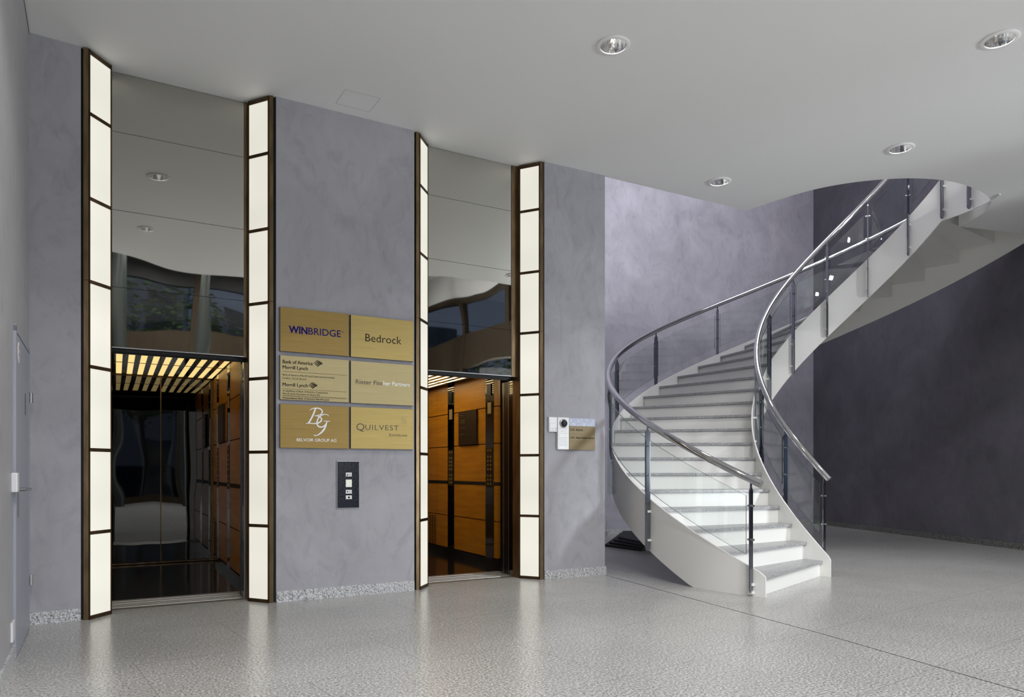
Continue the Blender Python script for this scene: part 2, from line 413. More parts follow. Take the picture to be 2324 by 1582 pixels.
mb = MB(); prof = [(-2.1, .2), (2.1, .2), (2.1, .75), (1.35, .85), (.75, 1.35), (-1.0, 1.38), (-1.7, .9), (-2.1, .82)]
n = len(prof); vs = [(1.2+a, -16.3, b-.1) for a, b in prof]+[(1.2+a, -14.7, b-.1) for a, b in prof]
mb.add(vs, [tuple(range(n)), tuple(range(n, 2*n))[::-1]]+[(i, (i+1) % n, n+(i+1) % n, n+i) for i in range(n)])
mb.build('body', 'car_body', r, bevel=.05)
MB().box((.4, -14.71, .8), (1.9, -14.68, 1.17)).build('side_window', 'dark_pane', r)
for dx in (-1.3, 1.3):
    for dy in (-16.2, -14.9): MB().cyl((1.2+dx, dy, .17), (1.2+dx, dy+.22, .17), .32, 20).build('wheel', 'black_metal', r, smooth=True)
for dy in (-16.1, -14.95): MB().box((-.93, dy, .55), (-.89, dy+.2, .7)).build('tail_light', 'tail_red', r)

# ================================================================ LIFT FRONTS
ZS = [.016, .637, 1.25, 1.862, 2.487, 3.098, 3.722, 4.172]
def light_column(fl, pl, pr, label, side):
    """fl front outer corner, pl..pr the glowing face in plan (front to back), side = +1 when the glass looks to the right"""
    r = thing('light_column', (pl[0], pl[1], 0), label, 'lamp', None)
    back = (pr[0], pr[1]+.10) if side > 0 else (pr[0]-.013, pr[1]+.125)
    body = MB().prism([fl, pl, pr, back, (fl[0], back[1])], 0, CH-.004)
    body.build('case', 'bronze', r, bevel=.0015)
    P = Vector(pl); Q = Vector(pr); d = (Q-P); Lw = d.length; d.normalize(); n = Vector((d.y, -d.x))*side   # outwards
    def face(a, b, t0, t1, z0, z1, nm, mat):
        A = P+d*a; B = P+d*b
        return MB().prism([tuple(A+n*t0), tuple(B+n*t0), tuple(B+n*t1), tuple(A+n*t1)], z0, z1).build(nm, mat, r)
    st = .009
    for z0, z1 in zip(ZS[:-1], ZS[1:]):
        face(st, Lw-st, .0005, .004, z0+.008, z1-.008, 'light_panel', 'light_pane')
    for z in ZS:
        face(0, Lw, .0005, .009, z-(.013 if z > .1 else .016), z+.013, 'crossbar', 'bronze_dark')
    face(0, st, .0005, .009, 0, CH-.01, 'stile', 'bronze_dark'); face(Lw-st, Lw, .0005, .009, 0, CH-.01, 'stile', 'bronze_dark')
    for z in (2.495,):
        MB().prism([(fl[0]-.001*side, fl[1]-.001), (pl[0]+.001*side, pl[1]-.001), (pl[0]+.001*side, pl[1]+.002), (fl[0]-.001*side, fl[1]+.002)], z-.002, z+.002).build('joint', 'black_gap', r)
    return r
light_column((-.206, 6.096), (-.174, 6.094), (-.031, 6.262), 'floor-to-ceiling glowing column nearest the grey door', 1)
light_column((1.142, 6.128), (1.112, 6.138), (.979, 6.318), 'floor-to-ceiling glowing column left of the brass nameplates', -1)
light_column((2.407, 6.140), (2.440, 6.146), (2.589, 6.314), 'narrowest looking glowing column, right of the brass nameplates', 1)
light_column((3.758, 6.122), (3.728, 6.134), (3.597, 6.314), 'glowing column beside the wall with the intercom', -1)
# black strips painting the shade in the gaps between columns and plaster
struct('gap_shade_3', MB().box((-.222, 6.13, 0), (-.206, 6.3, CH)), 'black_gap')
struct('gap_shade_4', MB().box((1.142, 6.16, 0), (1.166, 6.3, CH)), 'black_gap')
struct('gap_shade_5', MB().box((2.388, 6.17, 0), (2.407, 6.3, CH)), 'black_gap')
struct('gap_shade_6', MB().box((3.758, 6.15, 0), (3.772, 6.3, CH)), 'black_gap')

def lift_front(x0, x1, xr, which):
    # polished transom
    t = thing('mirror_transom', ((x0+x1)/2, 6.36, 2.06), 'tall dark mirror-polished panel above the %s lift opening' % which, 'panel')
    zs = [2.06, 2.527, 3.128, 3.738, 4.2]
    for a, b in zip(zs[:-1], zs[1:]):
        MB().box((x0-.003, 6.36, a+.0015), (x1+.02, 6.375, b-.0015)).build('glass_panel', 'transom_mirror', t)
    MB().box((x1-.012 if which == 'left' else x1-.078, 6.352, 2.05), (x1+.02, 6.361, 4.2)).build('stile', 'bronze', t)
    MB().box((x0-.003, 6.378, 2.06), (x1+.02, 6.40, 4.2)).build('backing', 'black_gap', t)
    MB().box((x0-.003, 6.354, 2.052), (x1+.02, 6.376, 2.06)).build('edge_trim', 'steel', t)
    # door set: header, jambs and parked leaves
    d = thing('lift_door', ((x0+x1)/2, 6.6, 0), 'open black sliding door set of the %s lift with steel edged jambs' % which, 'door')
    MB().box((x0-.09, 6.41, 2.03), (x1+.06, 6.47, 2.30)).box((x0-.09, 6.47, 2.19), (x1+.06, 6.862, 2.30)).build('header', 'black_gap', d)
    MB().box((x0-.09, 6.43, 2.022), (x1+.06, 6.465, 2.03)).build('header_track', 'black_metal', d)
    xa = x1
    MB().prism([(xa, 6.442), (xa+.005, 6.55), (xa+.05, 6.55), (xa+.05, 6.442)], 0, 2.05).build('jamb', 'jamb_mirror', d)
    MB().box((xa-.001, 6.441, 0), (xa+.01, 6.447, 2.05)).build('jamb_edge', 'steel', d)
    MB().box((xa+.004, 6.553, .004), (xa+.03, 6.60, 2.03)).build('door_leaf', 'black_metal', d)
    MB().box((xa+.0025, 6.566, .004), (xa+.006, 6.574, 2.03)).build('leaf_edge', 'steel', d)
    MB().box((xa+.008, 6.603, .004), (xa+.03, 6.66, 2.03)).build('door_leaf', 'black_metal', d)
    MB().box((xa+.012, 6.663, .004), (xa+.03, 6.73, 2.03)).build('jamb', 'black_gloss', d)
    MB().box((xa+.010, 6.690, .004), (xa+.014, 6.702, 2.03)).build('leaf_edge', 'steel', d)
    MB().box((x0-.09, 6.44, 0), (x0-.012, 6.85, 2.05)).build('jamb', 'black_metal', d)
    # sill
    s = thing('lift_sill', ((x0+x1)/2, 6.68, 0), 'grooved metal threshold of the %s lift' % which, 'threshold')
    MB().box((x0-.2, 6.40, -.05), (x1+.12, 6.49, .001)).build('sill_plate', 'sill_dark', s)
    MB().box((x0-.2, 6.49, -.05), (x1+.12, 6.862, .001)).build('sill_plate', 'sill_dark', s)
    for y, ww in ((6.50, .03), (6.55, .012), (6.585, .03), (6.64, .012), (6.69, .045), (6.77, .012), (6.80, .05)):
        MB().box((x0-.1, y, 0), (x1+(.0 if y < 6.73 else .03), y+ww, .006)).build('groove_rib', 'sill_metal', s)
lift_front(-.028, .958, 1.045, 'left'); lift_front(2.592, 3.603, 3.80, 'right')
struct('wall_lift_header', MB().box((-.3, 6.41, 2.31), (1.166, 6.6, CH)).box((2.388, 6.41, 2.31), (3.772, 6.6, CH)), 'black_gap')

def lift_car(x0, x1, yr, strips, which, rear_mirror, xo):
    y0 = 6.866; zc = 2.21
    r = thing('lift_car', ((x0+x1)/2, (y0+yr)/2, 0), 'wood panelled %s lift car with louvred yellow ceiling light' % which, 'elevator')
    MB().box((x0-.05, y0, -.06), (x1+.05, yr+.06, 0)).build('floor', 'black_gloss', r)
    MB().box((x0-.06, y0+.3, 0), (x0-.005, yr+.05, zc+.1)).build('wall', 'veneer', r)
    MB().box((x1+.021, 7.16, 0), (x1+.06, yr+.05, zc+.1)).build('wall', 'veneer_joint', r)
    MB().box((x0-.06, yr+.02, 0), (x1+.06, yr+.06, zc+.1)).build('wall', 'black_metal', r)
    MB().box((x0-.06, y0, zc+.03), (x1+.06, yr+.06, zc+.1)).build('ceiling', 'black_metal', r)
    MB().prism([(x1-xo, 6.87), (x1-.004, 7.16), (x1+.05, 7.16), (x1+.05, 6.87)], .0, 2.2).build('return_panel', 'strip_mirror', r)
    # side panels
    bounds = [7.16]
    for a, b in strips: bounds += [a, b]
    bounds.append(yr-.0)
    zz = [.085, .51, .945, 1.405, 1.83, zc]
    for i in range(0, len(bounds)-1):
        a, b = bounds[i], bounds[i+1]
        if i % 2 == 0:
            segs = [(a, b)]
            if i == 4 and b-a > .5: segs = [(a, a+.35), (a+.352, b)]
            for (c, d_) in segs:
                for k in range(5):
                    z0, z1 = zz[k]+.006, zz[k+1]-.006
                    if k == 1: z1 -= .018
                    if k == 2: z0 += .012
                    MB().box((x1, c+.002, z0), (x1+.02, d_-.002, z1)).build('wood_panel', 'veneer', r)
        else:
            for z0, z1 in ((.07, .70), (.703, 1.375), (1.378, 1.72), (1.723, zc)):
                MB().box((x1-.002, a+.003, z0), (x1+.02, b-.003, z1)).build('mirror_strip', 'strip_mirror', r)
            op = MB().box((x1-.004, a+.02, .90), (x1-.002, b-.02, 1.36)); pan = op.build('control_panel', 'bronze_plate', r)
            for row, z in enumerate([1.33, 1.255, 1.207, 1.159, 1.111, 1.035, .988, .94]):
                for cc in (0, 1):
                    y = a+(b-a)*(.34+.32*cc)
                    MB().box((x1-.008, y-.013, z-.013), (x1-.004, y+.013, z+.013)).build('button', 'brass_mid', pan)
            MB().box((x1-.006, (a+b)/2-.045, 1.755), (x1-.002, (a+b)/2+.045, 1.885)).build('notice_plate', 'brass_light', r)
            MB().box((x1-.012, (a+b)/2-.05, 1.965), (x1-.002, (a+b)/2+.05, 2.095)).build('floor_display', 'black_metal', r)
    MB().box((x1-.006, 7.16, .0), (x1+.02, yr, .08)).build('kick_plate', 'black_gloss', r)
    MB().box((x1-.004, 7.16, .925), (x1-.0005, bounds[1], .962)).box((x1-.004, bounds[2], .925), (x1-.0005, bounds[3], .962)).box((x1-.004, bounds[4], .925), (x1-.0005, yr, .962)).build('rail_band', 'black_gap', r)
    # grille near the rear
    mb = MB()
    for i in range(17):
        for j in range(3):
            yy = yr-.30+.085*j; z = .48-.024*i; mb.box((x1-.003, yy, z-.006), (x1-.0005, yy+.055, z+.006))
    tag(mb.build('vent_grille', 'black_gap', r), kind='stuff')
    # directory plate
    ya, yb = bounds[2]+(bounds[3]-bounds[2])*.22, bounds[2]+(bounds[3]-bounds[2])*.78
    dp = MB().box((x1-.03, ya, 1.41), (x1-.001, yb, 1.825)).build('directory_plate', 'bronze_plate', r)
    for i, z in enumerate((1.78, 1.715, 1.69, 1.62, 1.545)):
        MB().box((x1-.032, yb-.05-(.14 if i else .09), z-.005), (x1-.030, yb-.05, z+.005)).build('lettering', 'ink_grey', dp)
    # rear
    if rear_mirror:
        xs = [x0, -.085, .467, x1-.035]
        MB().box((xs[0], yr, 0), (xs[1]-.005, yr+.02, zc)).build('wood_panel', 'veneer', r)
        MB().box((xs[1], yr, .03), (xs[2]-.006, yr+.02, zc-.02)).build('rear_door_leaf', 'rear_mirror', r)
        MB().box((xs[2]+.006, yr, .03), (xs[3], yr+.02, zc-.02)).build('rear_door_leaf', 'rear_mirror', r)
        MB().box((xs[2]-.006, yr-.004, .03), (xs[2]+.006, yr+.018, zc-.02)).build('door_edge', 'bronze', r)
        MB().box((xs[1], yr-.012, .008), (x1, yr+.02, .024)).build('door_track', 'bronze', r)
        MB().box((xs[1], yr-.006, zc-.02), (x1, yr+.02, zc)).build('door_track', 'bronze_dark', r)
        MB().box((xs[3], yr-.006, .03), (x1, yr+.02, zc)).build('door_edge', 'bronze', r)
    else:
        MB().box((x0, yr, 0), (x1, yr+.02, zc)).build('rear_panel', 'rear_mirror', r)
        MB().box((x0, yr-.012, .008), (x1, yr, .022)).build('door_track', 'bronze', r)
    # louvred light ceiling
    p = .107; k = 0; x = .004-p*6 if x0 < 0 else x0+.04
    while x+.056 < x1-.02:
        if x > x0+.01:
            for a, b in ((7.42, 8.33), (8.36, yr-.03)):
                MB().box((x, a, zc), (x+.056, b, zc+.02)).build('light_panel', 'car_light' if rear_mirror else 'car_light_bright', r)
        x += p; k += 1
    MB().box((x0, 7.2, zc-.004), (x1, 7.40, zc+.03)).build('ceiling_edge', 'black_gloss', r)
    mb = MB(); x = (.004-p*6 if x0 < 0 else x0+.04)+.056
    while x+.05 < x1:
        if x > x0: mb.box((x, 7.4, zc-.006), (x+p-.056, yr, zc+.02))
        x += p
    mb.box((x0, 8.335, zc-.004), (x1, 8.355, zc+.02)); mb.build('louvre', 'strip_mirror', r)
    return r
lift_car(-.55, 1.045, 9.37, [(7.94, 8.15), (8.86, 9.03)], 'left', True, .05)
lift_car(2.30, 3.80, 9.27, [(7.27, 7.48), (8.37, 8.57)], 'right', False, .13)

# ================================================================ STAIRCASE
CX, CY = 7.579, 5.208; A0 = 4.1317-YAW; DT = .1402; RI = .181; Z0 = -.018; TB = -.1067
def Ri(k): return 1.2707+.0659*(k-10)/10
def Ro(k): return 2.9413+.1533*(k-10)/10
def Rhi(k): return 1.2105+.0659*(k-10)/10
def Rho(k): return 2.9891+.1533*(k-10)/10
def ang(k): return A0-k*DT
def zt(k): return min(k, 26.15)*RI+Z0
def pol(R, a, b=0): return (CX+R*math.cos(a)-b*math.sin(a), CY+R*math.sin(a)+b*math.cos(a))
NS = 25; KE = 26.0
stair = thing('spiral_staircase', (5.4, 3.9, 0), 'white curved staircase with grey granite treads, steel handrails and glass panels', 'stairs')
def line_pts(k, off, inset=0):
    """nosing line of step k shifted uphill by off, from inner to outer stringer"""
    a = ang(k); Pi = pol(Ri(k), a, TB-off); Po = pol(Ro(k), a, TB-off)
    v = Vector((Po[0]-Pi[0], Po[1]-Pi[1])).normalized()
    # clip to the stringer radii
    def clip(P, R, sgn):
        P = Vector(P)
        for _ in range(4):
            rad = (P-Vector((CX, CY))).length; P = P+v*(R-rad)
        return P
    return clip(Pi, Ri(k)+inset, 1), clip(Po, Ro(k)-inset, 1)
def quad_prism(a, b, c, d, z0, z1): return MB().prism([tuple(a), tuple(b), tuple(c), tuple(d)], z0, z1)
def arcpts(R, kk, a, b, n=4):
    """points along a circle of radius function R between two plan points"""
    A = math.atan2(a[1]-CY, a[0]-CX); B = math.atan2(b[1]-CY, b[0]-CX)
    if B-A > PI: B -= 2*PI
    if A-B > PI: B += 2*PI
    ra = math.hypot(a[0]-CX, a[1]-CY); rb = math.hypot(b[0]-CX, b[1]-CY)
    return [(CX+(ra+(rb-ra)*t/n)*math.cos(A+(B-A)*t/n), CY+(ra+(rb-ra)*t/n)*math.sin(A+(B-A)*t/n)) for t in range(n+1)]
for k in range(1, NS+1):
    z = zt(k)
    i0, o0 = line_pts(k, 0, .001); i1, o1 = line_pts(k+1, .028, .001)
    poly = [tuple(i0)]+[tuple(o0)]+arcpts(None, k, o0, o1)[1:]+arcpts(None, k, i1, i0)[:-1]
    MB().prism(poly, z-.032, z).build('tread', 'tread_granite', stair, bevel=.003)
    r0, q0 = line_pts(k, .026, .0005); r1, q1 = line_pts(k, .038, .0005)
    zb = 0 if k == 1 else zt(k-1)-.046
    MB().prism([tuple(r0), tuple(q0), tuple(q1), tuple(r1)], zb, z-.0335).build('riser', 'white_paint', stair)
    r2, q2 = line_pts(k+1, .0255, .0005)
    MB().prism([tuple(r1), tuple(q1)]+arcpts(None, k, q1, q2)[1:]+arcpts(None, k, r2, r1)[:-1], z-.046, z-.034).build('tread_pan', 'white_paint', stair)
k = NS+1
r0, q0 = line_pts(k, .026); r1, q1 = line_pts(k, .038)
MB().prism([tuple(r0), tuple(q0), tuple(q1), tuple(r1)], zt(k-1)-.046, zt(k)-.001).build('riser', 'white_paint', stair)
def ring_wall(Rf, t, k0, k1, zlo, zhi, dk=.2):
    n = max(2, int(round((k1-k0)/dk))); vs = []; fs = []
    for i in range(n+1):
        k = k0+(k1-k0)*i/n; a = ang(k)
        for R in (Rf(k), Rf(k)+t):
            x, y = pol(R, a)
            vs += [(x, y, zlo(k)), (x, y, zhi(k))]
    for i in range(n):
        a = i*4; b = a+4
        fs += [(a, b, b+1, a+1), (a+2, a+3, b+3, b+2), (a+1, b+1, b+3, a+3), (a, a+2, b+2, b)]
    fs += [(0, 1, 3, 2), (n*4, n*4+2, n*4+3, n*4+1)]
    return MB().add(vs, fs)
for Rf, t, ke in ((Ro, .016, 26.9), (Ri, -.016, 30.6)):
    ring_wall(Rf, t, 1.16, ke, lambda k: max(0.0, zt(k)-.528), lambda k: zt(k) if k > 1.3 else zt(k)-(1.3-k)*.12, .14).build('stringer', 'white_paint', stair, smooth=True)
HR_ = .774
def rail(Rf, k0, k1):
    pts = [(*pol(Rf(k0+(k1-k0)*i/150), ang(k0+(k1-k0)*i/150)), zt(k0+(k1-k0)*i/150)+HR_) for i in range(151)]
    MB().tube(pts, .0335, 20).build('handrail', 'chrome', stair, smooth=True)
rail(Rho, 1.22, 26.9); rail(Rhi, 1.38, 30.6)
def baluster(R, Rs, k, sgn):
    """sgn +1 outer, -1 inner"""
    a = ang(k); er = Vector((math.cos(a), math.sin(a), 0)); et = Vector((-math.sin(a), math.cos(a), 0)); C0 = Vector((CX, CY, 0))
    zb = max(.035, zt(k)-.52); ztop = zt(k)+HR_-.03
    r0, r1 = R-.0275, R+.0275
    prof = [(r0+.014, zb), (r1-.014, zb), (r1, zb+.03), (r1, ztop-.07), (R+.008, ztop-.035), (R+.008, ztop), (R-.008, ztop), (R-.008, ztop-.035), (r0, ztop-.07), (r0, zb+.03)]
    n = len(prof); vs = [C0+er*r+et*s+Vector((0, 0, z)) for s in (-.006, .006) for r, z in prof]
    p = MB().add(vs, [tuple(range(n))[::-1], tuple(range(n, 2*n))]+[(i, (i+1) % n, n+(i+1) % n, n+i) for i in range(n)]).build('baluster', 'chrome_post', stair)
    for dz in (.545, .25):
        c = C0+er*R+Vector((0, 0, zt(k)+dz))
        MB().cyl(c-et*.030, c+et*.030, .0095, 12).build('glass_clamp', 'chrome', p, smooth=True)
    for dz in ((-.12, -.41) if zt(k) > .55 else (-.14, -.21)):
        z = zt(k)+dz
        if z < .03: continue
        rr = Rs+sgn*.016
        mb = MB(); vs = [C0+er*r+et*s+Vector((0, 0, zz)) for zz in (z-.011, z+.011) for r, s in ((rr, -.019), (rr+sgn*.04, -.019), (rr+sgn*.04, .019), (rr, .019))]
        mb.add(vs, [(3, 2, 1, 0), (4, 5, 6, 7), (0, 1, 5, 4), (1, 2, 6, 5), (2, 3, 7, 6), (3, 0, 4, 7)]).build('spacer', 'white_paint', p)
OK_ = [1.45, 4.53, 7.45, 10.3, 13.24, 16.21, 19.1, 22.0, 24.8]
IK_ = [1.69, 4.53, 7.54, 10.4, 13.32, 16.03, 18.8, 21.6, 24.18, 26.38, 28.3]
for k in OK_: baluster(Rho(k), Ro(k), k, 1)
for k in IK_: baluster(Rhi(k), Ri(k), k, -1)
for ks, Rf in ((OK_, Rho), (IK_, Rhi)):
    g = .045/(.1402*Rf(10))+.0
    for a, b in zip(ks[:-1], ks[1:]):
        ring_wall(lambda k, Rf=Rf: Rf(k)-.005, .010, a+g, b-g, lambda k: zt(k)+.10, lambda k: zt(k)+.615, .2).build('glass_panel', 'rail_glass', stair, smooth=True)
        gm = LAST[0].data
        gm.materials.append(M['glass_edge']); npo = len(gm.polygons)
        for pi, po in enumerate(gm.polygons):
            if pi >= npo-2 or pi % 4 >= 2: po.material_index = 1

# low dark slabs stacked on the floor behind the stair foot
r = thing('slab_stack', (6.2, 8.2, 0), 'low stack of black slabs lying on the floor beneath the stair', 'slabs')
for i in range(4):
    MB().prism([(6.18+.10*i, 8.36+.03*i), (6.22+.03*i, 7.60), (7.0, 7.9), (7.5, 9.0), (7.05+.05*i, 9.25)], .030*i, .030*i+.027).build('slab', 'black_gap', r)

# ================================================================ CEILING FITTINGS
LL = ['recessed downlight nearest the middle of the ceiling, left of the corner one', 'recessed downlight in the upper right corner of the ceiling', 'recessed downlight just in front of the curved stair opening',
      'smallest looking recessed downlight, above the straight ceiling edge', 'downlight mirrored higher in the left transom', 'downlight mirrored lower in the left transom']
for (x, y), lab in zip(LIGHTS, LL):
    r = thing('downlight', (x, y, CH-.01), lab, 'lamp', 'recessed ceiling downlights')
    sd = bpy.data.lights.new('downlight_beam', 'SPOT'); sd.energy = 62; sd.spot_size = 2.0; sd.spot_blend = .8; sd.shadow_soft_size = .06; sd.color = (1, .97, .93)
    so = bpy.data.objects.new('downlight_beam', sd); COL.objects.link(so); so.location = (0, 0, -.004); so.parent = r
    MB().lathe((x, y, CH), [(.124, -.001), (.124, -.006), (.118, -.010), (.099, -.010), (.097, -.004), (.097, .004)], 40).build('ring', 'ceiling_paint', r, smooth=True)
    MB().lathe((x, y, CH), [(.097, -.002), (.094, .02), (.084, .06), (.066, .10), (.045, .125), (.001, .13)], 40).build('reflector', 'reflector', r, smooth=True)
    MB().lathe((x, y, CH), [(.098, -.0105), (.0945, -.0105), (.0945, -.006), (.098, -.006), (.098, -.0105)], 40).build('rim_highlight', 'ink_white', r, smooth=True)  # white ring painting the lamp light caught on the reflector lip
    MB().lathe((x, y, CH+.085), [(.001, -.03), (.012, -.027), (.018, -.01), (.018, .02), (.012, .04)], 16).build('bulb', 'bulb', r, smooth=True)
hp = [(783.6, 203.3), (762.4, 234.3), (837.6, 254), (863, 223)]
def ceil_pt(u, v):
    Y = 1620*(CH-1.1)/(1067-v); x = (u-1162)/1620*Y; return (x*.8742+Y*.4856, -x*.4856+Y*.8742)
hq = [ceil_pt(*p) for p in hp]
mb = MB()
for a, b in zip(hq, hq[1:]+hq[:1]): mb.slab(a, b, .003, CH-.0012, CH-.0002)
tag(mb.build('ceiling_hatch', 'grey_line'), 'faint square access hatch outline in the ceiling above the nameplate wall', 'hatch')

# ================================================================ LETTERING
def text_mesh(txt, size, bold=0, sx=1, shear=0, spacing=1):
    c = bpy.data.curves.new('lettering', 'FONT'); c.body = txt; c.size = size; c.extrude = .0004; c.offset = bold; c.shear = shear; c.space_character = spacing
    c.resolution_u = 3
    o = bpy.data.objects.new('lettering', c); COL.objects.link(o)
    dg = bpy.context.evaluated_depsgraph_get(); me = bpy.data.meshes.new_from_object(o.evaluated_get(dg))
    COL.objects.unlink(o); bpy.data.objects.remove(o)
    me.materials.clear(); me.transform(Matrix.Scale(sx, 4, (1, 0, 0)))
    return me
def put_text(txt, parent, x, y, z, size, mat, width=None, **kw):
    """baseline-left at (x,z) on a wall facing -Y at depth y"""
    me = text_mesh(txt, size, **kw)
    xs = [v.co.x for v in me.vertices]
    x0 = min(xs); W = max(xs)-x0
    s = (width/W) if width else 1
    for v in me.vertices: v.co.x = (v.co.x-x0)*s
    me.transform(Matrix.Rotation(PI/2, 4, 'X')); ox = Vector(WORLDLOC[parent.name])
    me.transform(Matrix.Translation(Vector((x, y, z))-ox)); me.materials.append(M[mat])
    o = bpy.data.objects.new('lettering', me); COL.objects.link(o); o.parent = parent; return o
SK = [0]
def stroke(parent, pts, w0, x, y, z, s, mat, wf=None):
    SK[0] = (SK[0]+1) % 10; y = y-.00012*SK[0]
    """flat ribbon stroke, points in unit space"""
    vs = []; n = len(pts)
    for i, (a, b) in enumerate(pts):
        p = Vector(pts[max(0, i-1)]); q = Vector(pts[min(n-1, i+1)]); t = (q-p).normalized(); nn = Vector((-t.y, t.x))
        w_ = w0*(wf(i/(n-1)) if wf else 1)/2
        for sg in (-1, 1):
            c = Vector((a, b))+nn*w_*sg; vs.append((x+c.x*s, y, z+c.y*s))
    vs2 = [(p[0], p[1]-.0012, p[2]) for p in vs]; m = len(vs)
    fs = [(2*i, 2*i+1, 2*i+3, 2*i+2) for i in range(n-1)]+[(m+2*i, m+2*i+2, m+2*i+3, m+2*i+1) for i in range(n-1)]
    return MB().add(vs+vs2, fs).build('lettering', mat, parent)
def bez(p0, p1, p2, p3, n=12):
    return [tuple((1-t)**3*Vector(p0)+3*(1-t)**2*t*Vector(p1)+3*(1-t)*t*t*Vector(p2)+t**3*Vector(p3)) for t in [i/n for i in range(n+1)]]
PY = 6.106
def plate(x0, x1, z0, z1, mat, label):
    r = thing('nameplate', ((x0+x1)/2, 6.134, z0), label, 'sign', 'brass nameplates between the lifts')
    MB().box((x0, PY+.003, z0), (x1, 6.134, z1)).build('backing', 'black_metal', r)
    MB().box((x0+.001, PY, z0+.001), (x1-.001, PY+.003, z1-.001)).build('face', mat, r, bevel=.0008)
    return r
L0, L1, Q0, Q1 = 1.193, 1.772, 1.788, 2.368; T = PY-.0006
p = plate(L0, L1, 2.088, 2.455, 'brass_dark', 'golden nameplate lettered WINBRIDGE in dark blue, top left of the six')
put_text('WIN', p, 1.262, T, 2.247, .083, 'ink_blue', .155, bold=.0028)
put_text('BRIDGE', p, 1.424, T, 2.247, .083, 'ink_blue', .277, bold=.0004)
MB().lathe((1.718, T, 2.296), [(.008, 0), (.005, 0), (.005, -.001), (.008, -.001), (.008, 0)], 14, 'Y').build('lettering', 'ink_grey', p)
p = plate(Q0, Q1, 2.086, 2.453, 'brass_mid', 'golden nameplate lettered Bedrock in black, top right of the six')
put_text('Bedrock', p, 1.918, T, 2.232, .098, 'ink_black', .334, bold=-.0004)
p = plate(L0, L1, 1.686, 2.055, 'brass_light', 'pale nameplate with two stripe logos and many small lines, middle left of the six')
put_text('Bank of America', p, 1.213, T, 1.988, .043, 'ink_black', .246)
put_text('Bank of America', p, 1.2144, T-.0002, 1.988, .043, 'ink_black', .246)
put_text('Merrill Lynch', p, 1.213, T, 1.942, .043, 'ink_black', .205)
put_text('Merrill Lynch', p, 1.2144, T-.0002, 1.942, .043, 'ink_black', .205)
put_text('Bank of America Merrill Lynch International Limited,', p, 1.213, T, 1.886, .0225, 'ink_black', .435)
put_text('London, Zurich Branch', p, 1.213, T, 1.859, .0225, 'ink_black', .196)
put_text('Merrill Lynch', p, 1.213, T, 1.798, .043, 'ink_black', .205)
put_text('Merrill Lynch', p, 1.2144, T-.0002, 1.798, .043, 'ink_black', .205)
put_text('A subsidiary of Bank of America Corporation', p, 1.213, T, 1.753, .0225, 'ink_black', .375)
put_text('Merrill Lynch Derivative Products AG', p, 1.213, T, 1.730, .0225, 'ink_black', .307)
put_text('Pensionskasse Bank of America Merrill Lynch', p, 1.213, T, 1.6945, .021, 'ink_black', .385)
put_text('Pensionskasse Bank of America Merrill Lynch', p, 1.2138, T-.0002, 1.6945, .021, 'ink_black', .385)
for z in (1.921, 1.777, 1.722, 1.7155):
    MB().box((1.213, T-.0006, z-.0009), (1.752, T, z+.0009)).build('rule', 'ink_black', p)
def stripes(p, x, z, s):
    # slanted flag made of parallel bars
    for i in range(3):
        o_ = i*.30
        MB().add([(x+(a)*s, T-d, z+b*s) for d in (0, .0008) for a, b in ((.62+o_*.62, -.02+o_*.38), (.80+o_*.62, .09+o_*.38), (1.30+o_*.0+.12*i, .62+.0*i), (1.12+.12*i, .51))], [(0, 1, 2, 3), (7, 6, 5, 4)]) if False else None
    for i, (ax, az) in enumerate(((0.0, .30), (.17, .19), (.34, .08), (.52, -.05))):
        wdt = .07+.025*i
        pts = [(ax, az), (ax+.45, az+.38), (ax+.72, az+.50)]
        stroke(p, pts, wdt, x, T, z, s, 'ink_black')
    for i, (ax, az) in enumerate(((.30, .72), (.55, .60))):
        stroke(p, [(ax, az), (ax+.30, az-.10), (ax+.62, az-.42)], .05, x, T, z, s, 'ink_black')
stripes(p, 1.468, 1.985, .060); stripes(p, 1.425, 1.795, .060)
p = plate(Q0, Q1, 1.684, 2.053, 'brass_light', 'pale golden nameplate lettered Rieter Fischer Partners, middle right of the six')
put_text('Rieter Fisc', p, 1.832, T, 1.855, .053, 'ink_grey', .245, bold=.0003)
put_text('her Partners', p, 2.081, T, 1.855, .053, 'ink_white', .252, bold=.0006)
p = plate(L0, L1, 1.285, 1.650, 'brass_dark', 'dark golden nameplate with white interlaced BG monogram, bottom left of the six')
put_text('BELVOIR GROUP AG', p, 1.328, T, 1.342, .037, 'ink_white', .335)
S = .245; X0, ZB = 1.40, 1.385
fat = lambda t: .45+.9*math.sin(PI*t)
stroke(p, [(.02, .44), (.20, .46)], .022, X0, T, ZB, S, 'ink_white')
stroke(p, bez((.34, .97), (.28, .78), (.20, .60), (.10, .455)), .052, X0, T, ZB, S, 'ink_white')
stroke(p, bez((.14, .90), (.22, 1.0), (.50, 1.02), (.56, .92))+bez((.56, .92), (.62, .80), (.48, .72), (.30, .72))[1:], .032, X0, T, ZB, S, 'ink_white', fat)
stroke(p, bez((.30, .72), (.52, .72), (.60, .62), (.52, .53))+bez((.52, .53), (.44, .44), (.26, .44), (.10, .45))[1:], .036, X0, T, ZB, S, 'ink_white', fat)
stroke(p, bez((.80, .72), (.74, .84), (.50, .78), (.42, .60))+bez((.42, .60), (.34, .40), (.44, .30), (.58, .34))[1:]+bez((.58, .34), (.68, .38), (.70, .46), (.74, .54))[1:], .036, X0, T, ZB, S, 'ink_white', fat)
stroke(p, bez((.74, .54), (.70, .34), (.60, .12), (.36, .03)), .045, X0, T, ZB, S, 'ink_white', fat)
stroke(p, [(.62, .545), (.84, .545)], .022, X0, T, ZB, S, 'ink_white')
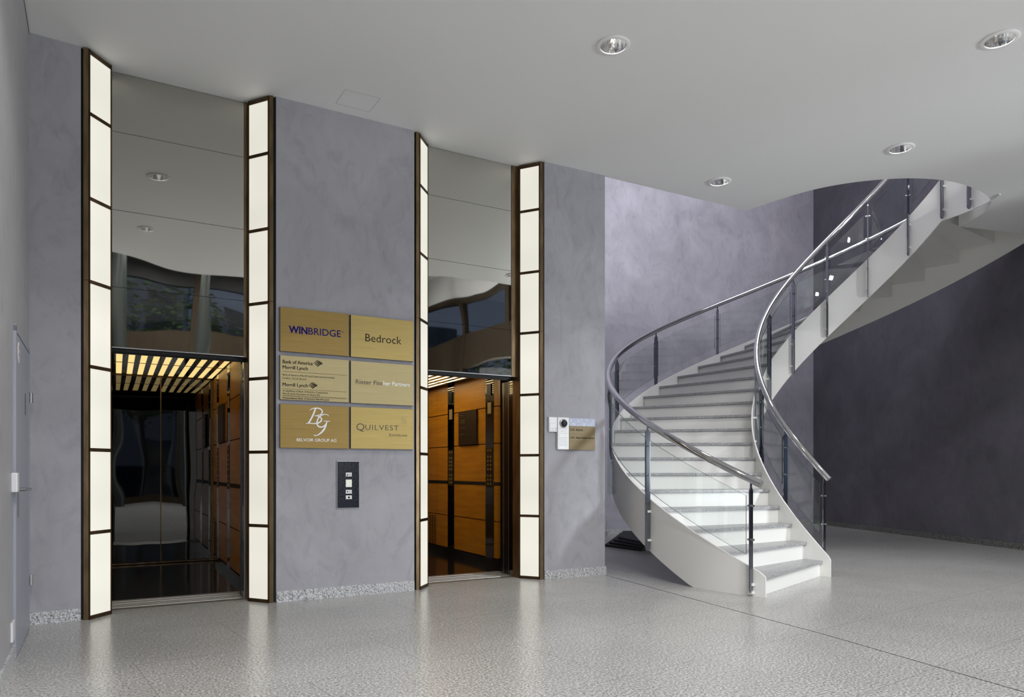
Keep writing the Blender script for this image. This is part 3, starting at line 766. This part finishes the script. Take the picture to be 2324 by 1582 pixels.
stroke(p, bez((.36, .03), (.32, .02), (.30, .04), (.31, .06), 6), .03, X0, T, ZB, S, 'ink_white')
p = plate(Q0, Q1, 1.287, 1.652, 'brass_mid', 'golden nameplate lettered QUILVEST SWITZERLAND, bottom right of the six')
put_text('Q', p, 1.838, T, 1.448, .090, 'ink_grey', .072, bold=-.0004)
put_text('UILVEST', p, 1.918, T, 1.455, .066, 'ink_grey', .308, bold=-.0004, spacing=1.12)
put_text('S', p, 2.135, T, 1.402, .036, 'ink_grey', .022)
put_text('WITZERLAND', p, 2.160, T, 1.402, .027, 'ink_grey', .147)
for sgn in (1, -1):
    cx_, cz_ = 2.277, 1.545
    stroke(p, [(math.cos(t*.1)*.5*sgn*.55+.02*sgn, math.sin(t*.1)*.62) for t in range(-14, 15)], .05, cx_, T, cz_, .055, 'brass_light')
stroke(p, [(-.5, .62), (0, 0), (.5, -.62)], .05, 2.277, T, 1.545, .055, 'brass_light')
stroke(p, bez((.5, .5), (.2, .1), (-.2, -.1), (-.5, -.5)), .03, 2.277, T, 1.545, .055, 'brass_light')

# call panel
r = thing('call_panel', (1.771, 6.134, .77), 'dark polished lift call panel with four buttons below the nameplates', 'panel')
MB().box((1.672, 6.124, .768), (1.871, 6.136, 1.180)).build('frame', 'steel', r)
MB().box((1.676, 6.1215, .772), (1.867, 6.125, 1.174)).build('face', 'panel_mirror', r)
for z0, z1, mt in ((1.042, 1.080, 'white_plastic'), (.950, 1.020, 'button_lit'), (.893, .930, 'white_plastic'), (.845, .881, 'white_plastic')):
    b = MB().box((1.744, 6.115, z0), (1.803, 6.122, z1)).build('button', 'steel', r, bevel=.003)
    MB().box((1.748, 6.1135, z0+.004), (1.799, 6.1152, z1-.004)).build('button_face', mt, b)
    if mt == 'white_plastic':
        zc = (z0+z1)/2
        if z0 > 1: MB().add([(1.754, 6.113, zc-.008), (1.762, 6.113, zc+.006), (1.770, 6.113, zc-.008)], [(0, 1, 2)]).build('symbol', 'ink_black', b)
        elif z0 > .89: MB().add([(1.754, 6.113, zc+.006), (1.762, 6.113, zc-.008), (1.770, 6.113, zc+.006)], [(0, 2, 1)]).build('symbol', 'ink_black', b)
        else: MB().lathe((1.774, 6.1128, zc), [(.009, 0), (.0001, 0)], 14, 'Y').build('symbol', 'ink_black', b)
        if z0 > .89: MB().box((1.776, 6.1126, zc-.006), (1.794, 6.1132, zc+.006)).build('symbol', 'grey_line', b)

# intercom group
def w2y(x): return 6.118-(x-3.772)*.0272
r = thing('door_chime_box', (3.86, w2y(3.86), 1.485), 'small white plastic plate with two dark holes, left of the intercom', 'intercom')
MB().box((3.811, w2y(3.86)-.022, 1.487), (3.908, w2y(3.86), 1.635)).build('housing', 'white_plastic', r, bevel=.002)
MB().box((3.818, w2y(3.86)-.0235, 1.497), (3.884, w2y(3.86)-.021, 1.575)).build('name_window', 'grey_line', r)
MB().box((3.821, w2y(3.86)-.0245, 1.500), (3.881, w2y(3.86)-.023, 1.572)).build('name_card', 'white_plastic', r)
MB().box((3.818, w2y(3.86)-.0235, 1.592), (3.884, w2y(3.86)-.021, 1.622)).build('speaker_grille', 'white_plastic', r)
for z in (1.498, 1.520): MB().box((3.891, w2y(3.86)-.0235, z), (3.899, w2y(3.86)-.021, z+.008)).build('keyhole', 'ink_black', r)
MB().box((3.828, w2y(3.86)-.0250, 1.518), (3.874, w2y(3.86)-.0244, 1.523)).box((3.838, w2y(3.86)-.0250, 1.505), (3.866, w2y(3.86)-.0244, 1.509)).build('lettering', 'grey_line', r)
yy = w2y(3.976)
r = thing('video_intercom', (3.976, yy, 1.308), 'tall white intercom station with a black camera dome', 'intercom')
MB().box((3.909, yy-.030, 1.309), (4.044, yy, 1.635)).build('housing', 'white_plastic', r, bevel=.003)
MB().box((3.925, yy-.0315, 1.53), (4.03, yy-.029, 1.625)).build('camera_module', 'white_plastic', r, bevel=.001)
MB().lathe((3.974, yy-.031, 1.574), [(.044, 0), (.042, -.012), (.036, -.014)], 28, 'Y').build('camera_ring', 'steel', r, smooth=True)
MB().lathe((3.978, yy-.040, 1.574), [(.035, 0), (.033, -.012), (.025, -.022), (.012, -.028), (.001, -.029)], 28, 'Y').build('camera_dome', 'dark_dome', r, smooth=True)
for a in (0, 1.25, 2.5, 3.7, 5.0): MB().lathe((3.978+.012*math.cos(a), yy-.066, 1.574+.012*math.sin(a)), [(.003, 0), (.001, -.002)], 8, 'Y').build('led', 'ink_white', r)
for z0, z1 in ((1.430, 1.522), (1.352, 1.425), (1.315, 1.348)):
    MB().box((3.925, yy-.0312, z0), (4.03, yy-.0295, z1)).build('module', 'white_plastic', r, bevel=.001)
for z in (1.4275, 1.350, 1.526): MB().box((3.925, yy-.0316, z-.0008), (4.03, yy-.031, z+.0008)).build('seam', 'grey_line', r)
for i in range(7): MB().box((3.932, yy-.0318, 1.358+.009*i), (4.024, yy-.0311, 1.360+.009*i)).build('speaker_slot', 'grey_line', r)
for z in (1.49, 1.472): MB().box((3.94, yy-.0318, z), (3.985, yy-.0311, z+.003)).build('lettering', 'grey_line', r)
MB().box((3.999, yy-.0316, 1.430), (4.0005, yy-.031, 1.522)).box((4.0, yy-.0316, 1.475), (4.03, yy-.031, 1.4765)).box((4.005, yy-.0316, 1.316), (4.0065, yy-.031, 1.340)).build('seam', 'grey_line', r)
yy = w2y(4.21)
r = thing('floor_directory', (4.21, yy, 1.308), 'brass floor directory plate with two text lines right of the intercom', 'sign')
MB().box((4.046, yy-.022, 1.552), (4.368, yy, 1.632)).build('stone_strip', 'blue_granite', r)
MB().box((4.046, yy-.024, 1.309), (4.368, yy, 1.551)).build('face', 'brass_flat', r)
for tx, x, z, wd in (('2.OG', 4.056, 1.505, .055), ('Bedrock', 4.131, 1.505, .084), ('2.OG', 4.056, 1.424, .055), ('Rieter Fischer Partners', 4.131, 1.424, .232)):
    put_text(tx, r, x, yy-.0246, z, .026, 'ink_black', wd, bold=.0004)
for z in (1.47, 1.39): MB().box((4.046, yy-.0245, z-.0005), (4.368, yy-.0238, z+.0005)).build('seam', 'ink_grey', r)

# ================================================================ LEFT WALL DOOR
def onleft(n, off=0): return (lw(n)+off, n)
d = bpy.data.objects.new('door_1', None); COL.objects.link(d); d.location = (lw(5.47), 5.47, 0); WORLDLOC['door_1'] = tuple(d.location); d['kind'] = 'structure'
D0, D1 = 5.05, 5.93; DZ = 1.905
MB().slab(onleft(D0-.05, .014), onleft(D0, .014), .03, 0, DZ+.035).build('frame', 'door_paint', d)
MB().slab(onleft(D1, .014), onleft(D1+.03, .014), .03, 0, DZ+.035).build('frame', 'door_paint', d)
MB().slab(onleft(D0-.05, .014), onleft(D1+.03, .014), .03, DZ+.002, DZ+.04).build('frame', 'door_paint', d)
MB().slab(onleft(D0-.002, .006), onleft(D1+.002, .006), .02, 0, DZ+.004).build('rebate', 'black_gap', d)
leaf = MB().slab(onleft(D0+.004, .012), onleft(D1-.004, .012), .02, .006, DZ-.004).build('leaf', 'door_paint', d)
WORLDLOC[leaf.name] = WORLDLOC['door_1']
def lbox(n0, n1, o0, o1, z0, z1, nm, mat, par, **kw):
    a = onleft(n0, o1); b = onleft(n1, o1)
    return MB().slab(a, b, o1-o0, z0, z1).build(nm, mat, par, **kw)
hd = lbox(D0+.05, D0+.085, .012, .017, .82, 1.08, 'lock_plate', 'steel', leaf)
MB().cyl((lw(5.12)+.012, 5.12, .985), (lw(5.12)+.062, 5.12, .985), .010, 12).build('handle_neck', 'steel', leaf, smooth=True)
MB().tube([(lw(5.12)+.062, 5.10, .985), (lw(5.12)+.064, 5.18, .985), (lw(5.12)+.062, 5.24, .983)], .0105, 12).build('handle', 'steel', leaf, smooth=True)
n_ = 24; cz = 1.80; cn = D0+.11
vs = [(lw(cn+.045*math.cos(2*PI*i/n_))+.0125+dd, cn+.045*math.cos(2*PI*i/n_), cz+.065*math.sin(2*PI*i/n_)) for dd in (0, .003) for i in range(n_)]
sg = MB().add(vs, [tuple(range(n_)), tuple(range(n_, 2*n_))[::-1]]+[(i, (i+1) % n_, n_+(i+1) % n_, n_+i) for i in range(n_)]).build('oval_sign', 'white_plastic', leaf)
lbox(cn-.012, cn+.012, .0155, .0163, cz+.018, cz+.042, 'symbol', 'tail_red', leaf); lbox(cn-.012, cn+.012, .0155, .0163, cz-.022, cz+.0, 'symbol', 'tail_red', leaf)
lbox(5.60, 5.64, .012, .0135, 1.46, 1.60, 'name_strip', 'ink_grey', leaf)
for z in (1.60, .34):
    MB().cyl((lw(D1)+.022, D1+.012, z-.035), (lw(D1)+.022, D1+.012, z+.035), .012, 12).build('hinge', 'chrome', d, smooth=True)
    MB().slab(onleft(D1-.03, .0135), onleft(D1+.0, .0135), .002, z-.034, z+.034).build('hinge', 'chrome', d)
t = tag(lbox(4.88, 4.99, .0, .030, .975, 1.085, 'wall_switch', 'white_plastic', None, bevel=.004), 'white switch box on the wall beside the grey door', 'switch')
t = tag(lbox(4.84, 4.96, .0, .012, .135, .245, 'wall_socket', 'white_plastic', None, bevel=.003), 'low white socket plate near the floor beside the grey door', 'socket')
